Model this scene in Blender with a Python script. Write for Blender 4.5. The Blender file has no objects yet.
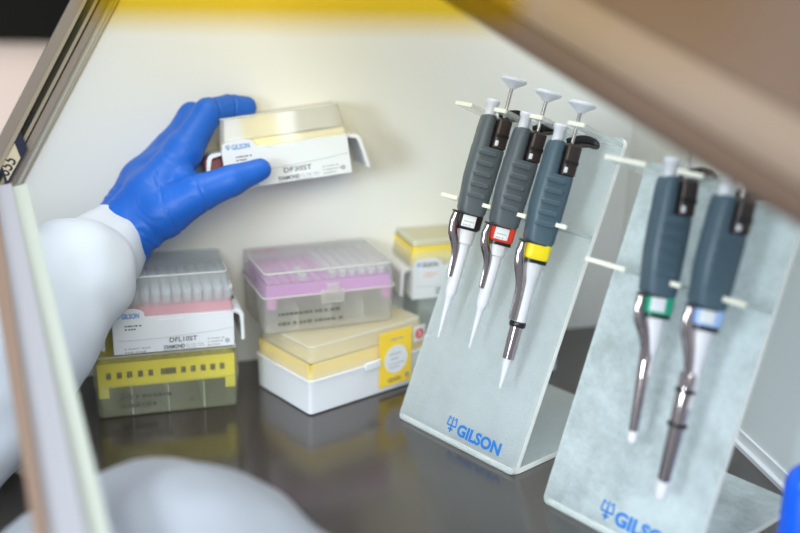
import bpy, bmesh, math, random
from mathutils import Vector, Matrix, noise
random.seed(4)
scene = bpy.context.scene
COL = scene.collection
V = Vector
rad = math.radians

# ------------------------------------------------------------------ camera
FPX = 1050.0
CAM = V((0, 0, .38))
_p, _r = rad(17.5), rad(1.0)
FW = V((0, math.cos(_p), -math.sin(_p)))
_rt = V((1, 0, 0)); _up = _rt.cross(FW)
RT = _rt * math.cos(_r) + _up * math.sin(_r)
UP = -_rt * math.sin(_r) + _up * math.cos(_r)
cam = bpy.data.cameras.new('camera')
cam_o = bpy.data.objects.new('camera', cam); COL.objects.link(cam_o)
cam_o.matrix_world = Matrix.Translation(CAM) @ Matrix((RT, UP, -FW)).transposed().to_4x4()
cam.sensor_width = 36; cam.lens = FPX * 36 / 800
cam.clip_start = .02; cam.clip_end = 30
cam.dof.use_dof = True
cam.dof.focus_distance = .795
cam.dof.aperture_fstop = (cam.lens / 1000) / .019
scene.camera = cam_o

def ray(x, y): return FW + RT * ((x - 400) / FPX) - UP * ((y - 266.5) / FPX)
def at(x, y, d): return CAM + ray(x, y) * d                     # point of the place at depth d
def on_z(x, y, z=0.0):
    r = ray(x, y); return CAM + r * ((z - CAM.z) / r.z)
def on_plane(O, n, x, y):
    r = ray(x, y); return CAM + r * ((O - CAM).dot(n) / r.dot(n))

# ------------------------------------------------------------------ materials
def newmat(name):
    m = bpy.data.materials.new(name); m.use_nodes = True
    nt = m.node_tree; nt.nodes.clear()
    out = nt.nodes.new('ShaderNodeOutputMaterial')
    return m, nt, out
def bump_into(nt, bsdf, scale, strength, dist=.001, detail=3):
    tc = nt.nodes.new('ShaderNodeTexCoord')
    n = nt.nodes.new('ShaderNodeTexNoise'); n.inputs['Scale'].default_value = scale; n.inputs['Detail'].default_value = detail
    b = nt.nodes.new('ShaderNodeBump'); b.inputs['Strength'].default_value = strength; b.inputs['Distance'].default_value = dist
    nt.links.new(tc.outputs['Object'], n.inputs['Vector'])
    nt.links.new(n.outputs['Fac'], b.inputs['Height'])
    nt.links.new(b.outputs['Normal'], bsdf.inputs['Normal'])
    return n, tc
def pbr(name, col, rough=.5, metal=0, spec=.5, bump=None, sss=0, var=0, trans=0, ior=1.45):
    m, nt, out = newmat(name)
    b = nt.nodes.new('ShaderNodeBsdfPrincipled')
    b.inputs['Base Color'].default_value = (*col, 1)
    b.inputs['Roughness'].default_value = rough
    b.inputs['Metallic'].default_value = metal
    b.inputs['Specular IOR Level'].default_value = spec
    b.inputs['Transmission Weight'].default_value = trans
    b.inputs['IOR'].default_value = ior
    if sss:
        b.inputs['Subsurface Weight'].default_value = sss
        b.inputs['Subsurface Radius'].default_value = (1, 1, 1)
        b.inputs['Subsurface Scale'].default_value = .004
    if bump: bump_into(nt, b, *bump)
    if var:
        tc = nt.nodes.new('ShaderNodeTexCoord')
        n = nt.nodes.new('ShaderNodeTexNoise'); n.inputs['Scale'].default_value = 60
        n.inputs['Detail'].default_value = 4
        cr = nt.nodes.new('ShaderNodeMixRGB')
        cr.inputs[1].default_value = (*[c * (1 - var) for c in col], 1)
        cr.inputs[2].default_value = (*[min(1, c * (1 + var)) for c in col], 1)
        nt.links.new(tc.outputs['Object'], n.inputs['Vector'])
        nt.links.new(n.outputs['Fac'], cr.inputs[0]); nt.links.new(cr.outputs[0], b.inputs['Base Color'])
    nt.links.new(b.outputs[0], out.inputs[0])
    return m
def sheer(name, col, clear, gloss=.06, rough=.12, milk=.5):
    """thin moulded plastic: part clear, part milky, with a glossy skin"""
    m, nt, out = newmat(name)
    N = nt.nodes.new; Lk = nt.links.new
    tr = N('ShaderNodeBsdfTransparent'); tr.inputs[0].default_value = (*[.5 + .5 * c for c in col], 1)
    df = N('ShaderNodeBsdfDiffuse'); df.inputs[0].default_value = (*col, 1)
    tl = N('ShaderNodeBsdfTranslucent'); tl.inputs[0].default_value = (*col, 1)
    mk = N('ShaderNodeMixShader'); mk.inputs[0].default_value = milk
    Lk(df.outputs[0], mk.inputs[1]); Lk(tl.outputs[0], mk.inputs[2])
    mx = N('ShaderNodeMixShader'); mx.inputs[0].default_value = clear
    Lk(mk.outputs[0], mx.inputs[1]); Lk(tr.outputs[0], mx.inputs[2])
    gl = N('ShaderNodeBsdfGlossy'); gl.inputs['Roughness'].default_value = rough
    lw = N('ShaderNodeLayerWeight'); lw.inputs[0].default_value = .5
    pw_ = N('ShaderNodeMath'); pw_.operation = 'POWER'; pw_.inputs[1].default_value = 4
    fr = N('ShaderNodeMath'); fr.operation = 'MULTIPLY_ADD'; fr.inputs[1].default_value = .45; fr.inputs[2].default_value = gloss * .5
    Lk(lw.outputs['Facing'], pw_.inputs[0]); Lk(pw_.outputs[0], fr.inputs[0])
    mg = N('ShaderNodeMixShader')
    Lk(fr.outputs[0], mg.inputs[0]); Lk(mx.outputs[0], mg.inputs[1]); Lk(gl.outputs[0], mg.inputs[2])
    Lk(mg.outputs[0], out.inputs[0])
    return m
def tinted(name, col):
    m, nt, out = newmat(name)
    N = nt.nodes.new; Lk = nt.links.new
    tr = N('ShaderNodeBsdfTransparent'); tr.inputs[0].default_value = (*col, 1)
    tl = N('ShaderNodeBsdfTranslucent'); tl.inputs[0].default_value = (*col, 1)
    mx = N('ShaderNodeMixShader'); mx.inputs[0].default_value = .12
    Lk(tr.outputs[0], mx.inputs[1]); Lk(tl.outputs[0], mx.inputs[2]); Lk(mx.outputs[0], out.inputs[0])
    return m
def frosted_acrylic(name, scale, strength, col=(.86, .92, .94), rough=.32, milk=.35, cloud=60, vary=.05):
    m, nt, out = newmat(name)
    N = nt.nodes.new; Lk = nt.links.new
    b = N('ShaderNodeBsdfPrincipled')
    b.inputs['Base Color'].default_value = (*col, 1); b.inputs['Roughness'].default_value = rough
    b.inputs['Transmission Weight'].default_value = 1; b.inputs['IOR'].default_value = 1.3
    tc = N('ShaderNodeTexCoord')
    n = N('ShaderNodeTexNoise'); n.inputs['Scale'].default_value = scale; n.inputs['Detail'].default_value = 5
    bp = N('ShaderNodeBump'); bp.inputs['Strength'].default_value = strength; bp.inputs['Distance'].default_value = .002
    Lk(tc.outputs['Object'], n.inputs['Vector']); Lk(n.outputs['Fac'], bp.inputs['Height']); Lk(bp.outputs[0], b.inputs['Normal'])
    df = N('ShaderNodeBsdfDiffuse'); df.inputs[0].default_value = (*col, 1)
    tl = N('ShaderNodeBsdfTranslucent'); tl.inputs[0].default_value = (*col, 1)
    Lk(bp.outputs[0], df.inputs['Normal'])
    mk = N('ShaderNodeMixShader'); mk.inputs[0].default_value = .5
    Lk(df.outputs[0], mk.inputs[1]); Lk(tl.outputs[0], mk.inputs[2])
    mx = N('ShaderNodeMixShader')
    n2 = N('ShaderNodeTexNoise'); n2.inputs['Scale'].default_value = cloud; n2.inputs['Detail'].default_value = 6; n2.inputs['Roughness'].default_value = .65
    mr = N('ShaderNodeMapRange'); mr.inputs['From Min'].default_value = .35; mr.inputs['From Max'].default_value = .65
    mr.inputs['To Min'].default_value = milk - vary; mr.inputs['To Max'].default_value = milk + vary
    Lk(tc.outputs['Object'], n2.inputs['Vector']); Lk(n2.outputs['Fac'], mr.inputs['Value']); Lk(mr.outputs[0], mx.inputs[0])
    Lk(b.outputs[0], mx.inputs[1]); Lk(mk.outputs[0], mx.inputs[2]); Lk(mx.outputs[0], out.inputs[0])
    return m

M = dict(
    floor=pbr('dark_steel_worktop', (.040, .031, .027), .17, 0, .5, (900, .03, .0005), ior=2.0),
    wall=pbr('white_cabinet_lining', (.80, .81, .80), .45, 0, .3),
    wallr=pbr('white_enamel_lining', (.80, .84, .86), .35, 0, .3),
    room=pbr('beige_room_paint', (.80, .70, .64), .8),
    roomdark=pbr('black_cupboard', (.006, .0065, .006), .8, 0, .1),
    taupe=pbr('taupe_metal', (.31, .225, .17), .42, .0, .4),  # lit copy of the sash brown, for the band facing the light
    sash_shade=pbr('shaded_brown_metal', (.19, .122, .088), .45, 0, .35),  # darker copy of the sash brown, with shade put into the colour
    railpaint=pbr('warm_grey_metal', (.30, .25, .215), .38, 0, .5),
    olive=pbr('dark_olive_channel', (.055, .055, .035), .4),
    tan=pbr('tan_seal', (.38, .32, .24), .5),
    cream_rail=pbr('cream_rail', (.62, .60, .55), .35, 0, .5),
    amber=tinted('amber_filter_tint', (1, .85, .23)),
    postpaint=pbr('pale_metal_post', (.43, .42, .46), .3, 0, .5),
    edgepaint=pbr('brown_edge_strip', (.30, .20, .15), .5),
    postgreen=pbr('pale_green_glass_edge', (.52, .55, .49), .3),
    white=pbr('white_plastic', (.78, .80, .84), .35, 0, .4),
    whitecap=pbr('white_pipette_plastic', (.70, .70, .75), .35, 0, .3),
    paper=pbr('white_paper_label', (.76, .78, .82), .6),
    yellow=pbr('bright_yellow_plastic', (.90, .78, .02), .4),
    gold=pbr('warm_yellow_plastic', (.95, .72, .12), .45),
    paleyellow=pbr('pale_yellow_plastic', (.94, .84, .52), .45),
    sticker=pbr('yellow_sticker', (.98, .68, .06), .5),
    purple=pbr('orchid_plastic', (.72, .28, .66), .4),
    maroon=pbr('maroon_plastic', (.20, .06, .07), .5),
    pink=pbr('coral_pink_plastic', (.80, .20, .26), .45),
    clear=sheer('clear_plastic', (.95, .95, .92), .70),
    clearb=sheer('bluish_clear_plastic', (.92, .96, .98), .72),
    frost=sheer('frosted_plastic', (.93, .97, .97), .56),
    frosty=sheer('frosted_lid_plastic', (.98, .96, .86), .50),
    cleary=sheer('smoky_clear_plastic', (.88, .90, .74), .83),
    hazy=sheer('hazy_clear_plastic', (.94, .95, .97), .76),
    cleary2=sheer('yellowish_clear_plastic', (.93, .92, .72), .86),
    rib=sheer('clear_rib_plastic', (.90, .92, .88), .35),
    tip=sheer('tip_plastic', (.95, .95, .96), .15),
    acryl=frosted_acrylic('fine_textured_acrylic', 700, .6, (.90, .96, .98), .26, .56, 30, .035),
    acryl2=frosted_acrylic('pebbled_acrylic', 150, .9, (.88, .95, .97), .24, .62, 24, .20),
    acrylclear=sheer('acrylic_shelf', (.90, .93, .92), .70, rough=.05),
    edge=pbr('matt_acrylic_edge', (.95, .96, .91), .4, 0, .4, None, .3),
    tooth=pbr('cream_acrylic_edge', (.80, .78, .68), .4, 0, .4),
    ink=pbr('blue_print', (.02, .20, .62), .5),
    inkd=pbr('dark_print', (.06, .06, .09), .6),
    inkm=pbr('faded_print', (.13, .14, .11), .6),
    inkg=pbr('grey_print', (.42, .43, .46), .6),
    inkr=pbr('red_print', (.75, .10, .08), .6),
    inko=pbr('orange_print', (.80, .32, .15), .6),
    slate=pbr('slate_grip_plastic', (.088, .106, .122), .42, 0, .45),
    slate2=pbr('slate_blue_grip_plastic', (.066, .108, .142), .42, 0, .45),
    black=pbr('black_plastic', (.014, .013, .015), .3, 0, .5),
    brownblack=pbr('dark_brown_plastic', (.040, .028, .026), .3, 0, .5),
    chrome=pbr('polished_steel', (.50, .43, .44), .13, 1),
    steel=pbr('satin_steel', (.55, .53, .55), .25, 1),
    red=pbr('red_plastic', (.75, .05, .03), .4),
    yel=pbr('yellow_ring_plastic', (.95, .75, .02), .4),
    green=pbr('green_plastic', (.02, .36, .22), .4),
    lblue=pbr('pale_blue_plastic', (.35, .52, .88), .4),
    glove=pbr('blue_nitrile', (.012, .120, .57), .45, 0, .45, (420, .10, .0006)),
    gown=sheer('thin_white_gown_cloth', (.70, .74, .82), .34, gloss=.0, rough=.6, milk=.25),
    coat=pbr('white_coat_cloth', (.66, .70, .78), .85, 0, .12, (700, .12, .0005)),
    bluerod=pbr('glossy_blue_plastic', (.010, .12, .85), .25, 0, .5),
    navy=pbr('navy_print', (.012, .018, .045), .5),
    cream=pbr('cream_label', (.72, .60, .42), .5),
    slot=pbr('slotted_grey_strip', (.25, .28, .30), .4),
)

# ------------------------------------------------------------------ object helpers
def tag(o, label, cat, group=None):
    o['label'] = label; o['category'] = cat
    if group: o['group'] = group
    return o
def thing(name, label, cat, mat=None, group=None):
    o = bpy.data.objects.new(name, None); COL.objects.link(o)
    o.empty_display_size = .01
    if mat is not None: o.matrix_world = mat
    return tag(o, label, cat, group)
def obj(name, bm, m, parent=None, smooth=True, label=None, sharp=35):
    me = bpy.data.meshes.new(name)
    bmesh.ops.recalc_face_normals(bm, faces=bm.faces)
    bm.to_mesh(me); bm.free()
    for mm in (m if isinstance(m, (list, tuple)) else [m]): me.materials.append(M[mm])
    if smooth:
        me.shade_smooth()
        me.set_sharp_from_angle(angle=rad(sharp))
    o = bpy.data.objects.new(name, me); COL.objects.link(o)
    if parent is not None: o.parent = parent
    if label: o['label'] = label
    return o
def struct(name, bm, m, smooth=False, parent=None):
    o = obj(name, bm, m, parent, smooth)
    if parent is None: o['kind'] = 'structure'
    return o
def frame(o, x, z=V((0, 0, 1))):
    """rigid frame at o with x along x and z as near as possible to z"""
    x = V(x).normalized(); z = V(z); z = (z - x * z.dot(x)).normalized(); y = z.cross(x)
    return Matrix.Translation(o) @ Matrix((x, y, z)).transposed().to_4x4()
def frame_z(o, z, x):
    z = V(z).normalized(); x = V(x); x = (x - z * x.dot(z)).normalized(); y = z.cross(x)
    return Matrix.Translation(o) @ Matrix((x, y, z)).transposed().to_4x4()

# ------------------------------------------------------------------ mesh helpers
BM = bmesh.new
def rr(x0, y0, x1, y1, r, z, seg=3):
    r = max(1e-5, min(r, (x1 - x0) / 2 - 1e-5, (y1 - y0) / 2 - 1e-5)); pts = []
    for cx, cy, a0 in ((x1 - r, y0 + r, -90), (x1 - r, y1 - r, 0), (x0 + r, y1 - r, 90), (x0 + r, y0 + r, 180)):
        for k in range(seg + 1):
            a = rad(a0 + 90 * k / seg); pts.append(V((cx + r * math.cos(a), cy + r * math.sin(a), z)))
    return pts
def circ(r, z, n=20, cx=0, cy=0, ry=None):
    ry = r if ry is None else ry
    return [V((cx + r * math.cos(2 * math.pi * k / n), cy + ry * math.sin(2 * math.pi * k / n), z)) for k in range(n)]
def loft(bm, loops, cap0=True, cap1=True, mi=0):
    vs = [[bm.verts.new(p) for p in lp] for lp in loops]
    n = len(loops[0]); fs = []
    for a, b in zip(vs, vs[1:]):
        for k in range(n):
            fs.append(bm.faces.new((a[k], a[(k + 1) % n], b[(k + 1) % n], b[k])))
    if cap0: fs.append(bm.faces.new(vs[0][::-1]))
    if cap1: fs.append(bm.faces.new(vs[-1]))
    for f in fs: f.material_index = mi
    return vs
def rbox(bm, x0, y0, z0, x1, y1, z1, r=.001, bev=None, mi=0):
    """solid box with rounded upright corners and softened rims"""
    b = min(r * .7 if bev is None else bev, (z1 - z0) / 2.2)
    loft(bm, [rr(x0 + b, y0 + b, x1 - b, y1 - b, max(r - b, 1e-5), z0), rr(x0, y0, x1, y1, r, z0 + b),
              rr(x0, y0, x1, y1, r, z1 - b), rr(x0 + b, y0 + b, x1 - b, y1 - b, max(r - b, 1e-5), z1)], mi=mi)
def box(bm, x0, y0, z0, x1, y1, z1, mi=0):
    vs = [bm.verts.new((x, y, z)) for z in (z0, z1) for x, y in ((x0, y0), (x1, y0), (x1, y1), (x0, y1))]
    for f in ((3, 2, 1, 0), (4, 5, 6, 7), (0, 1, 5, 4), (1, 2, 6, 5), (2, 3, 7, 6), (3, 0, 4, 7)):
        bm.faces.new([vs[k] for k in f]).material_index = mi
def shell(bm, x0, y0, z0, x1, y1, z1, taper=0, t=.0012, r=.004, openz='top', seg=3):
    """hollow box; taper shrinks the closed end on each side"""
    zc, zo = (z0, z1) if openz == 'top' else (z1, z0)
    s = 1 if openz == 'top' else -1
    b = .0012
    loft(bm, [rr(x0 + taper + b, y0 + taper + b, x1 - taper - b, y1 - taper - b, r, zc, seg),
              rr(x0 + taper, y0 + taper, x1 - taper, y1 - taper, r, zc + s * b, seg),
              rr(x0, y0, x1, y1, r, zo, seg),
              rr(x0 + t, y0 + t, x1 - t, y1 - t, r * .8, zo, seg),
              rr(x0 + taper + t, y0 + taper + t, x1 - taper - t, y1 - taper - t, r * .8, zc + s * t, seg)])
def tube(bm, pts, rs, n=12, cap=True, flat=None, mi=0):
    pts = [V(p) for p in pts]
    if not isinstance(rs, (list, tuple)): rs = [rs] * len(pts)
    ref = V((0, 0, 1)); loops = []; prev = None
    for k, p in enumerate(pts):
        d = (pts[min(k + 1, len(pts) - 1)] - pts[max(k - 1, 0)]).normalized()
        if prev is None:
            a = d.cross(ref)
            if a.length < .05: a = d.cross(V((1, 0, 0)))
        else: a = prev - d * prev.dot(d)
        a.normalize(); prev = a; b = d.cross(a)
        ra, rb = (rs[k], rs[k]) if not isinstance(rs[k], tuple) else rs[k]
        loops.append([p + a * ra * math.cos(2 * math.pi * j / n) + b * rb * math.sin(2 * math.pi * j / n) for j in range(n)])
    loft(bm, loops, cap, cap, mi)
def lathe(bm, prof, n=20, cx=0, cy=0, mi=0):
    loft(bm, [circ(max(r, 1e-5), z, n, cx, cy) for r, z in prof], mi=mi)
def prism(bm, poly, d, axis=V((0, 1, 0)), mi=0):
    a = [bm.verts.new(p) for p in poly]; b = [bm.verts.new(V(p) + axis * d) for p in poly]; n = len(a)
    fs = [bm.faces.new(a), bm.faces.new(b[::-1])]
    for k in range(n): fs.append(bm.faces.new((a[k], b[k], b[(k + 1) % n], a[(k + 1) % n])))
    for f in fs: f.material_index = mi
def smooth_path(pts, n=6):
    pts = [V(p) for p in pts]; out = []
    for k in range(len(pts) - 1):
        p0, p1, p2, p3 = pts[max(k - 1, 0)], pts[k], pts[k + 1], pts[min(k + 2, len(pts) - 1)]
        for j in range(n):
            t = j / n
            out.append(.5 * ((2 * p1) + (p2 - p0) * t + (2 * p0 - 5 * p1 + 4 * p2 - p3) * t * t + (3 * p1 - p0 - 3 * p2 + p3) * t ** 3))
    out.append(pts[-1]); return out

_dg = lambda: bpy.context.evaluated_depsgraph_get()
def text(name, body, size, m, parent, mat, bold=0.0, align='LEFT', width=None, shear=0, label=None):
    """printed lettering as thin raised mesh; mat maps text x/y to the face (in the thing's own frame)"""
    cu = bpy.data.curves.new(name, 'FONT'); cu.body = body; cu.size = size; cu.extrude = .00006
    cu.offset = bold * size; cu.align_x = align; cu.shear = shear; cu.resolution_u = 3
    tmp = bpy.data.objects.new('tmp', cu); COL.objects.link(tmp)
    bpy.context.view_layer.update()
    me = bpy.data.meshes.new_from_object(tmp.evaluated_get(_dg()))
    bpy.data.objects.remove(tmp); bpy.data.curves.remove(cu)
    if width:
        xs = [v.co.x for v in me.vertices]; s = width / (max(xs) - min(xs))
        for v in me.vertices: v.co.x *= s
    me.transform(mat); me.materials.clear(); me.materials.append(M[m]); me.name = name
    o = bpy.data.objects.new(name, me); COL.objects.link(o); o.parent = parent
    if label: o['label'] = label
    return o
def print_lines(bm, mat, x0, y0, w, n, pitch, h, seed=1, fill=.75):
    """rows of tiny unreadable print: short strokes"""
    rnd = random.Random(seed)
    for k in range(n):
        x = x0; lim = x0 + w * (1 if k < n - 1 else fill)
        while x < lim:
            l = rnd.uniform(.6, 1.5) * h
            a = [mat @ V(c) for c in ((x, y0 - k * pitch, 0), (x + l, y0 - k * pitch, 0), (x + l, y0 - k * pitch + h * rnd.uniform(.7, 1), 0), (x, y0 - k * pitch + h * .9, 0))]
            nrm = (mat.to_3x3() @ V((0, 0, 1))).normalized()
            prism(bm, a, .00006, nrm)
            x += l + (.35 if rnd.random() < .8 else 1.0) * h
def face_front(x, y, z):       # lettering on a face that looks towards -y
    return Matrix.Translation((x, y, z)) @ Matrix.Rotation(rad(90), 4, 'X')
def trident(bm, mat, s):
    """little three-pronged emblem"""
    def bar(x0, y0, x1, y1, t):
        d = V((x1 - x0, y1 - y0, 0)); p = V((-d.y, d.x, 0)).normalized() * t / 2
        q = [mat @ (V(c)) for c in (V((x0, y0, 0)) - p, V((x1, y1, 0)) - p, V((x1, y1, 0)) + p, V((x0, y0, 0)) + p)]
        prism(bm, q, .00008, (mat.to_3x3() @ V((0, 0, 1))).normalized())
    t = .11 * s
    bar(0, 0, 0, s, t); bar(-.2 * s, .2 * s, .2 * s, .2 * s, t)
    bar(-.38 * s, .42 * s, .38 * s, .42 * s, t)
    bar(-.38 * s, .42 * s, -.30 * s, .98 * s, t * .9); bar(.38 * s, .42 * s, .30 * s, .98 * s, t * .9)
    bar(-.30 * s, .98 * s, -.12 * s, .80 * s, t * .7); bar(.30 * s, .98 * s, .12 * s, .80 * s, t * .7)

# ------------------------------------------------------------------ setting
# end wall behind the boxes and the long wall on the right
WL = on_z(240, 361); WR = on_z(575, 328)
wdir = (WR - WL).normalized(); wn = V((wdir.y, -wdir.x, 0))            # wn points at the viewer
RA = on_z(705, 410); RB = on_z(790, 492)
rdir = (RB - RA).normalized(); rn = V((rdir.y, -rdir.x, 0))
if rn.x > 0: rn = -rn
# corner of the two walls
den = wdir.x * rdir.y - wdir.y * rdir.x
tt = ((RA.x - WL.x) * rdir.y - (RA.y - WL.y) * rdir.x) / den
CORN = WL + wdir * tt
HT = .62
def slab(name, pts2, nrm, thick, m):
    bm = BM(); prism(bm, pts2, thick, nrm); return struct(name, bm, m)
def wallpt(x, y, off=0.0): return on_plane(WL + wn * off, wn, x, y)
Zs = lambda p, z: V((p.x, p.y, z))
# the end wall, its free edge cut along the sloping sash guide
g_top, g_mid = wallpt(118, -40), wallpt(12, 188)
gd = (g_top - g_mid).normalized()
top_p = g_mid + gd * ((HT - g_mid.z) / gd.z)
low_p = wallpt(26, 300); low_p = low_p + (low_p - g_mid).normalized() * .2
ld = (wallpt(26, 300) - g_mid).normalized(); low_p = g_mid + ld * (-g_mid.z / ld.z)
slab('wall_back', [low_p, g_mid, top_p, Zs(CORN, HT), Zs(CORN, 0)], -wn, .012, 'wall')
REND = CORN + rdir * (.62 if rdir.y < 0 else -.62)
slab('wall_right', [Zs(CORN, 0), Zs(CORN, HT), Zs(REND, HT), Zs(REND, 0)], -rn, .012, 'wallr')
bm = BM()
fl = [V((-.75, .05, 0)), V((.62, .05, 0)), V((.62, 1.12, 0)), V((-.75, 1.12, 0))]
prism(bm, fl, .02, V((0, 0, -1)))
struct('floor', bm, 'floor')
bm = BM(); prism(bm, [Zs(low_p, HT), Zs(CORN, HT), Zs(REND, HT), Zs(low_p, HT) + (REND - CORN)], .02, V((0, 0, 1)))
struct('ceiling', bm, 'wall')
# coved white foot of the right wall and the slotted strip along it
dsgn = 1 if rdir.y < 0 else -1
bm = BM()
for (o0, o1, z1) in ((0, .0060, .0035), (0, .0020, .012)):
    a, b = CORN + rn * 0, CORN + rdir * dsgn * .6
    prism(bm, [a + V((0, 0, 0)), a + rn * o1, a + rn * o1 + V((0, 0, z1)), a + V((0, 0, z1))], .6, rdir * dsgn)
struct('baseboard_right', bm, 'white')
bm = BM()
s0 = CORN + rdir * dsgn * .18 + rn * .0065
prism(bm, [s0, s0 + rn * .006, s0 + rn * .006 + V((0, 0, .0015)), s0 + V((0, 0, .0015))], .085, rdir * dsgn)
struct('trim_1', bm, 'slot')

# sash guide: the sloping rail with its channels, lying on the edge of the end wall
def guide_strip(name, a0, b0, a1, b1, z0, z1, m, parent=None):
    """strip between image edges a (outer) and b (inner), z0..z1 in front of the wall plane"""
    pts = [wallpt(*a0, z0), wallpt(*b0, z0), wallpt(*b1, z0), wallpt(*a1, z0)]
    bm = BM(); prism(bm, pts, z1 - z0, wn)
    return obj(name, bm, m, parent, smooth=False)
gt = thing('sash_guide', 'sloping taupe metal sash guide rail along the left edge of the cabinet', 'rail', Matrix.Identity(4))
def lerp_line(p, q, y): return (p[0] + (q[0] - p[0]) * (y - p[1]) / (q[1] - p[1]), y)
def strip(name, xo0, xi0, xo1, xi1, z0, z1, m, y0=-60, y1=188):
    # xo/xi: outer and inner x at image height y=0 and y=185
    P = lambda x0, x1, y: (x0 + (x1 - x0) * y / 185.0, y)
    return guide_strip(name, P(xo0, xo1, y0), P(xi0, xi1, y0), P(xo0, xo1, y1), P(xi0, xi1, y1), z0, z1, m, gt)
strip('outer_rail', 70, 84, -26, -12, .0, .016, 'railpaint')
strip('outer_lip', 82.5, 86, -14, -9, .0, .020, 'tan')
strip('glass_channel', 86, 95, -9, -1, .0, .008, 'olive')
strip('inner_lip', 94, 97.5, -2, 2, .0, .014, 'tan')
strip('seal', 97.5, 100, 2, 4, .0, .008, 'olive')
strip('inner_rail', 100, 107, 4, 13, .0, .012, 'railpaint')
strip('guide_edge', 106, 114, 12, 19, .0, .005, 'cream_rail')
strip('seam', 118, 120, 21, 22.5, -.0005, .0012, 'tan')
# little label plate fixed on the guide
lp = thing('label_plate', 'small dark framed label plate with beige characters on the sash guide', 'label', Matrix.Identity(4))
def quad(name, pts, z0, z1, m, parent):
    bm = BM(); prism(bm, [wallpt(x, y, z0) for x, y in pts], z1 - z0, wn); return obj(name, bm, m, parent, smooth=False)
quad('backing', [(20.5, 130), (27.5, 149), (6.5, 187), (0, 165)], .0165, .0180, 'navy', lp)
quad('plate_face', [(14.5, 143), (20.5, 158), (7.5, 181), (2, 165)], .0180, .0186, 'cream', lp)
pO = wallpt(3.2, 166, .0187); pX = wallpt(13.8, 146.5, .0187) - pO; pY = -(wallpt(8.0, 179, .0187) - pO)
mt = frame(wallpt(7.6, 177.5, .0187), pX, wn)
text('lettering', '655', .0145, 'navy', lp, mt, .015, width=.0155)
bm = BM()
for k, (x, y) in enumerate(((22, 122), (25.5, 117), (29, 112), (26.5, 122.5), (31, 116))):
    c = wallpt(x, y, .012); m4 = frame(c, gd, wn)
    loft(bm, [[m4 @ p for p in circ(.0016, .0, 10)], [m4 @ p for p in circ(.0016, .0012, 10)]])
obj('rivet_mark', bm, 'navy', lp)

# near post at the left, running down and towards the viewer
pt = thing('front_post', 'pale blurred metal post running down the left side in front of the coat sleeve', 'post', Matrix.Identity(4))
pa, pb = at(5, 196, .72), at(84, 580, .48)
pdv = (pb - pa).normalized(); px = (RT - pdv * RT.dot(pdv)).normalized(); pz = px.cross(pdv); 
if pz.dot(FW) > 0: pz = -pz
def post_strip(name, w0, w1, u0, u1, m, dep0=0.0, dep1=.012):
    """w0,w1 half-widths range at the far end, u0,u1 at the near end"""
    bm = BM()
    q = [pa + px * w0, pa + px * w1, pb + px * u1, pb + px * u0]
    prism(bm, [c + pz * dep0 for c in q], dep1 - dep0, pz); obj(name, bm, m, pt, smooth=False)
post_strip('edge_strip', -.014, -.0045, -.017, -.0115, 'edgepaint')
post_strip('post_body', -.0045, .006, -.0115, .006, 'postpaint', 0, .009)
post_strip('glass_edge', .006, .016, .006, .016, 'postgreen', 0, .006)

# raised sash: thick brown frame close to the viewer at upper right
sa, sb = at(450, 5, .60), at(800, 229, .43)
sd = (sb - sa).normalized()
s_up = (UP - sd * UP.dot(sd)).normalized()
s_out = s_up.cross(sd)
if s_out.dot(FW) > 0: s_out = -s_out
sf = thing('window_sash', 'thick brown metal sash frame blurred across the upper right corner', 'window frame', Matrix.Identity(4))
def sash(name, prof, m):
    o0 = sa - sd * .30; bm = BM()
    prism(bm, [o0 + s_up * u + s_out * v for u, v in prof], .80, sd)
    bmesh.ops.bevel(bm, geom=[e for e in bm.edges if abs((e.verts[0].co - e.verts[1].co).normalized().dot(sd)) > .99], offset=.003, segments=3, affect='EDGES')
    return obj(name, bm, m, sf)
o0 = sa - sd * .12
def sash_piece(name, prof, m, label=None):
    bm = BM(); prism(bm, [o0 + s_up * u + s_out * v for u, v in prof], .55, sd)
    obj(name, bm, m, sf, sharp=60, label=label)
sash_piece('lower_lip', [(0, -.006), (0, 0), (.002, .007), (.006, .012), (.012, .0155), (.018, .0175), (.0185, -.006)], 'sash_shade', 'lower lip of the sash with shade painted into its brown')
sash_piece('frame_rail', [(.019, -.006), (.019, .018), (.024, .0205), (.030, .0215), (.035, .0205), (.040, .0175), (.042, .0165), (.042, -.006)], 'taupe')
sash_piece('shaded_upper_face', [(.0425, -.006), (.0425, .0155), (.050, .0150), (.150, .0150), (.150, -.006)], 'sash_shade', 'upper sash face with shade painted as a darker brown')  # upper face split off so its darker brown imitates shade
bm = BM(); prism(bm, [o0 + s_up * u + s_out * v for u, v in ((.004, -.0062), (.140, -.0062), (.140, -.0140), (.004, -.0140))], .55, sd)
obj('inner_seal', bm, 'tan', sf, smooth=False)
# added amber filter sheet; blocks and yellows the front light on the upper wall
va, vb = at(92, 19, .34), at(520, 12, .34)
vd = (vb - va); vd.z = 0; vl = vd.length; vd.normalize()
bm = BM()
zt_ = HT - va.z - .001
prism(bm, [va, va + V((0, 0, zt_)), va + V((0, -.003, zt_)), va + V((0, -.003, 0))], vl, vd)
tag(obj('amber_filter', bm, 'amber', None, smooth=False), 'added amber filter sheet across the top of the cabinet, tinting the light on the wall', 'light filter')

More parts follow.
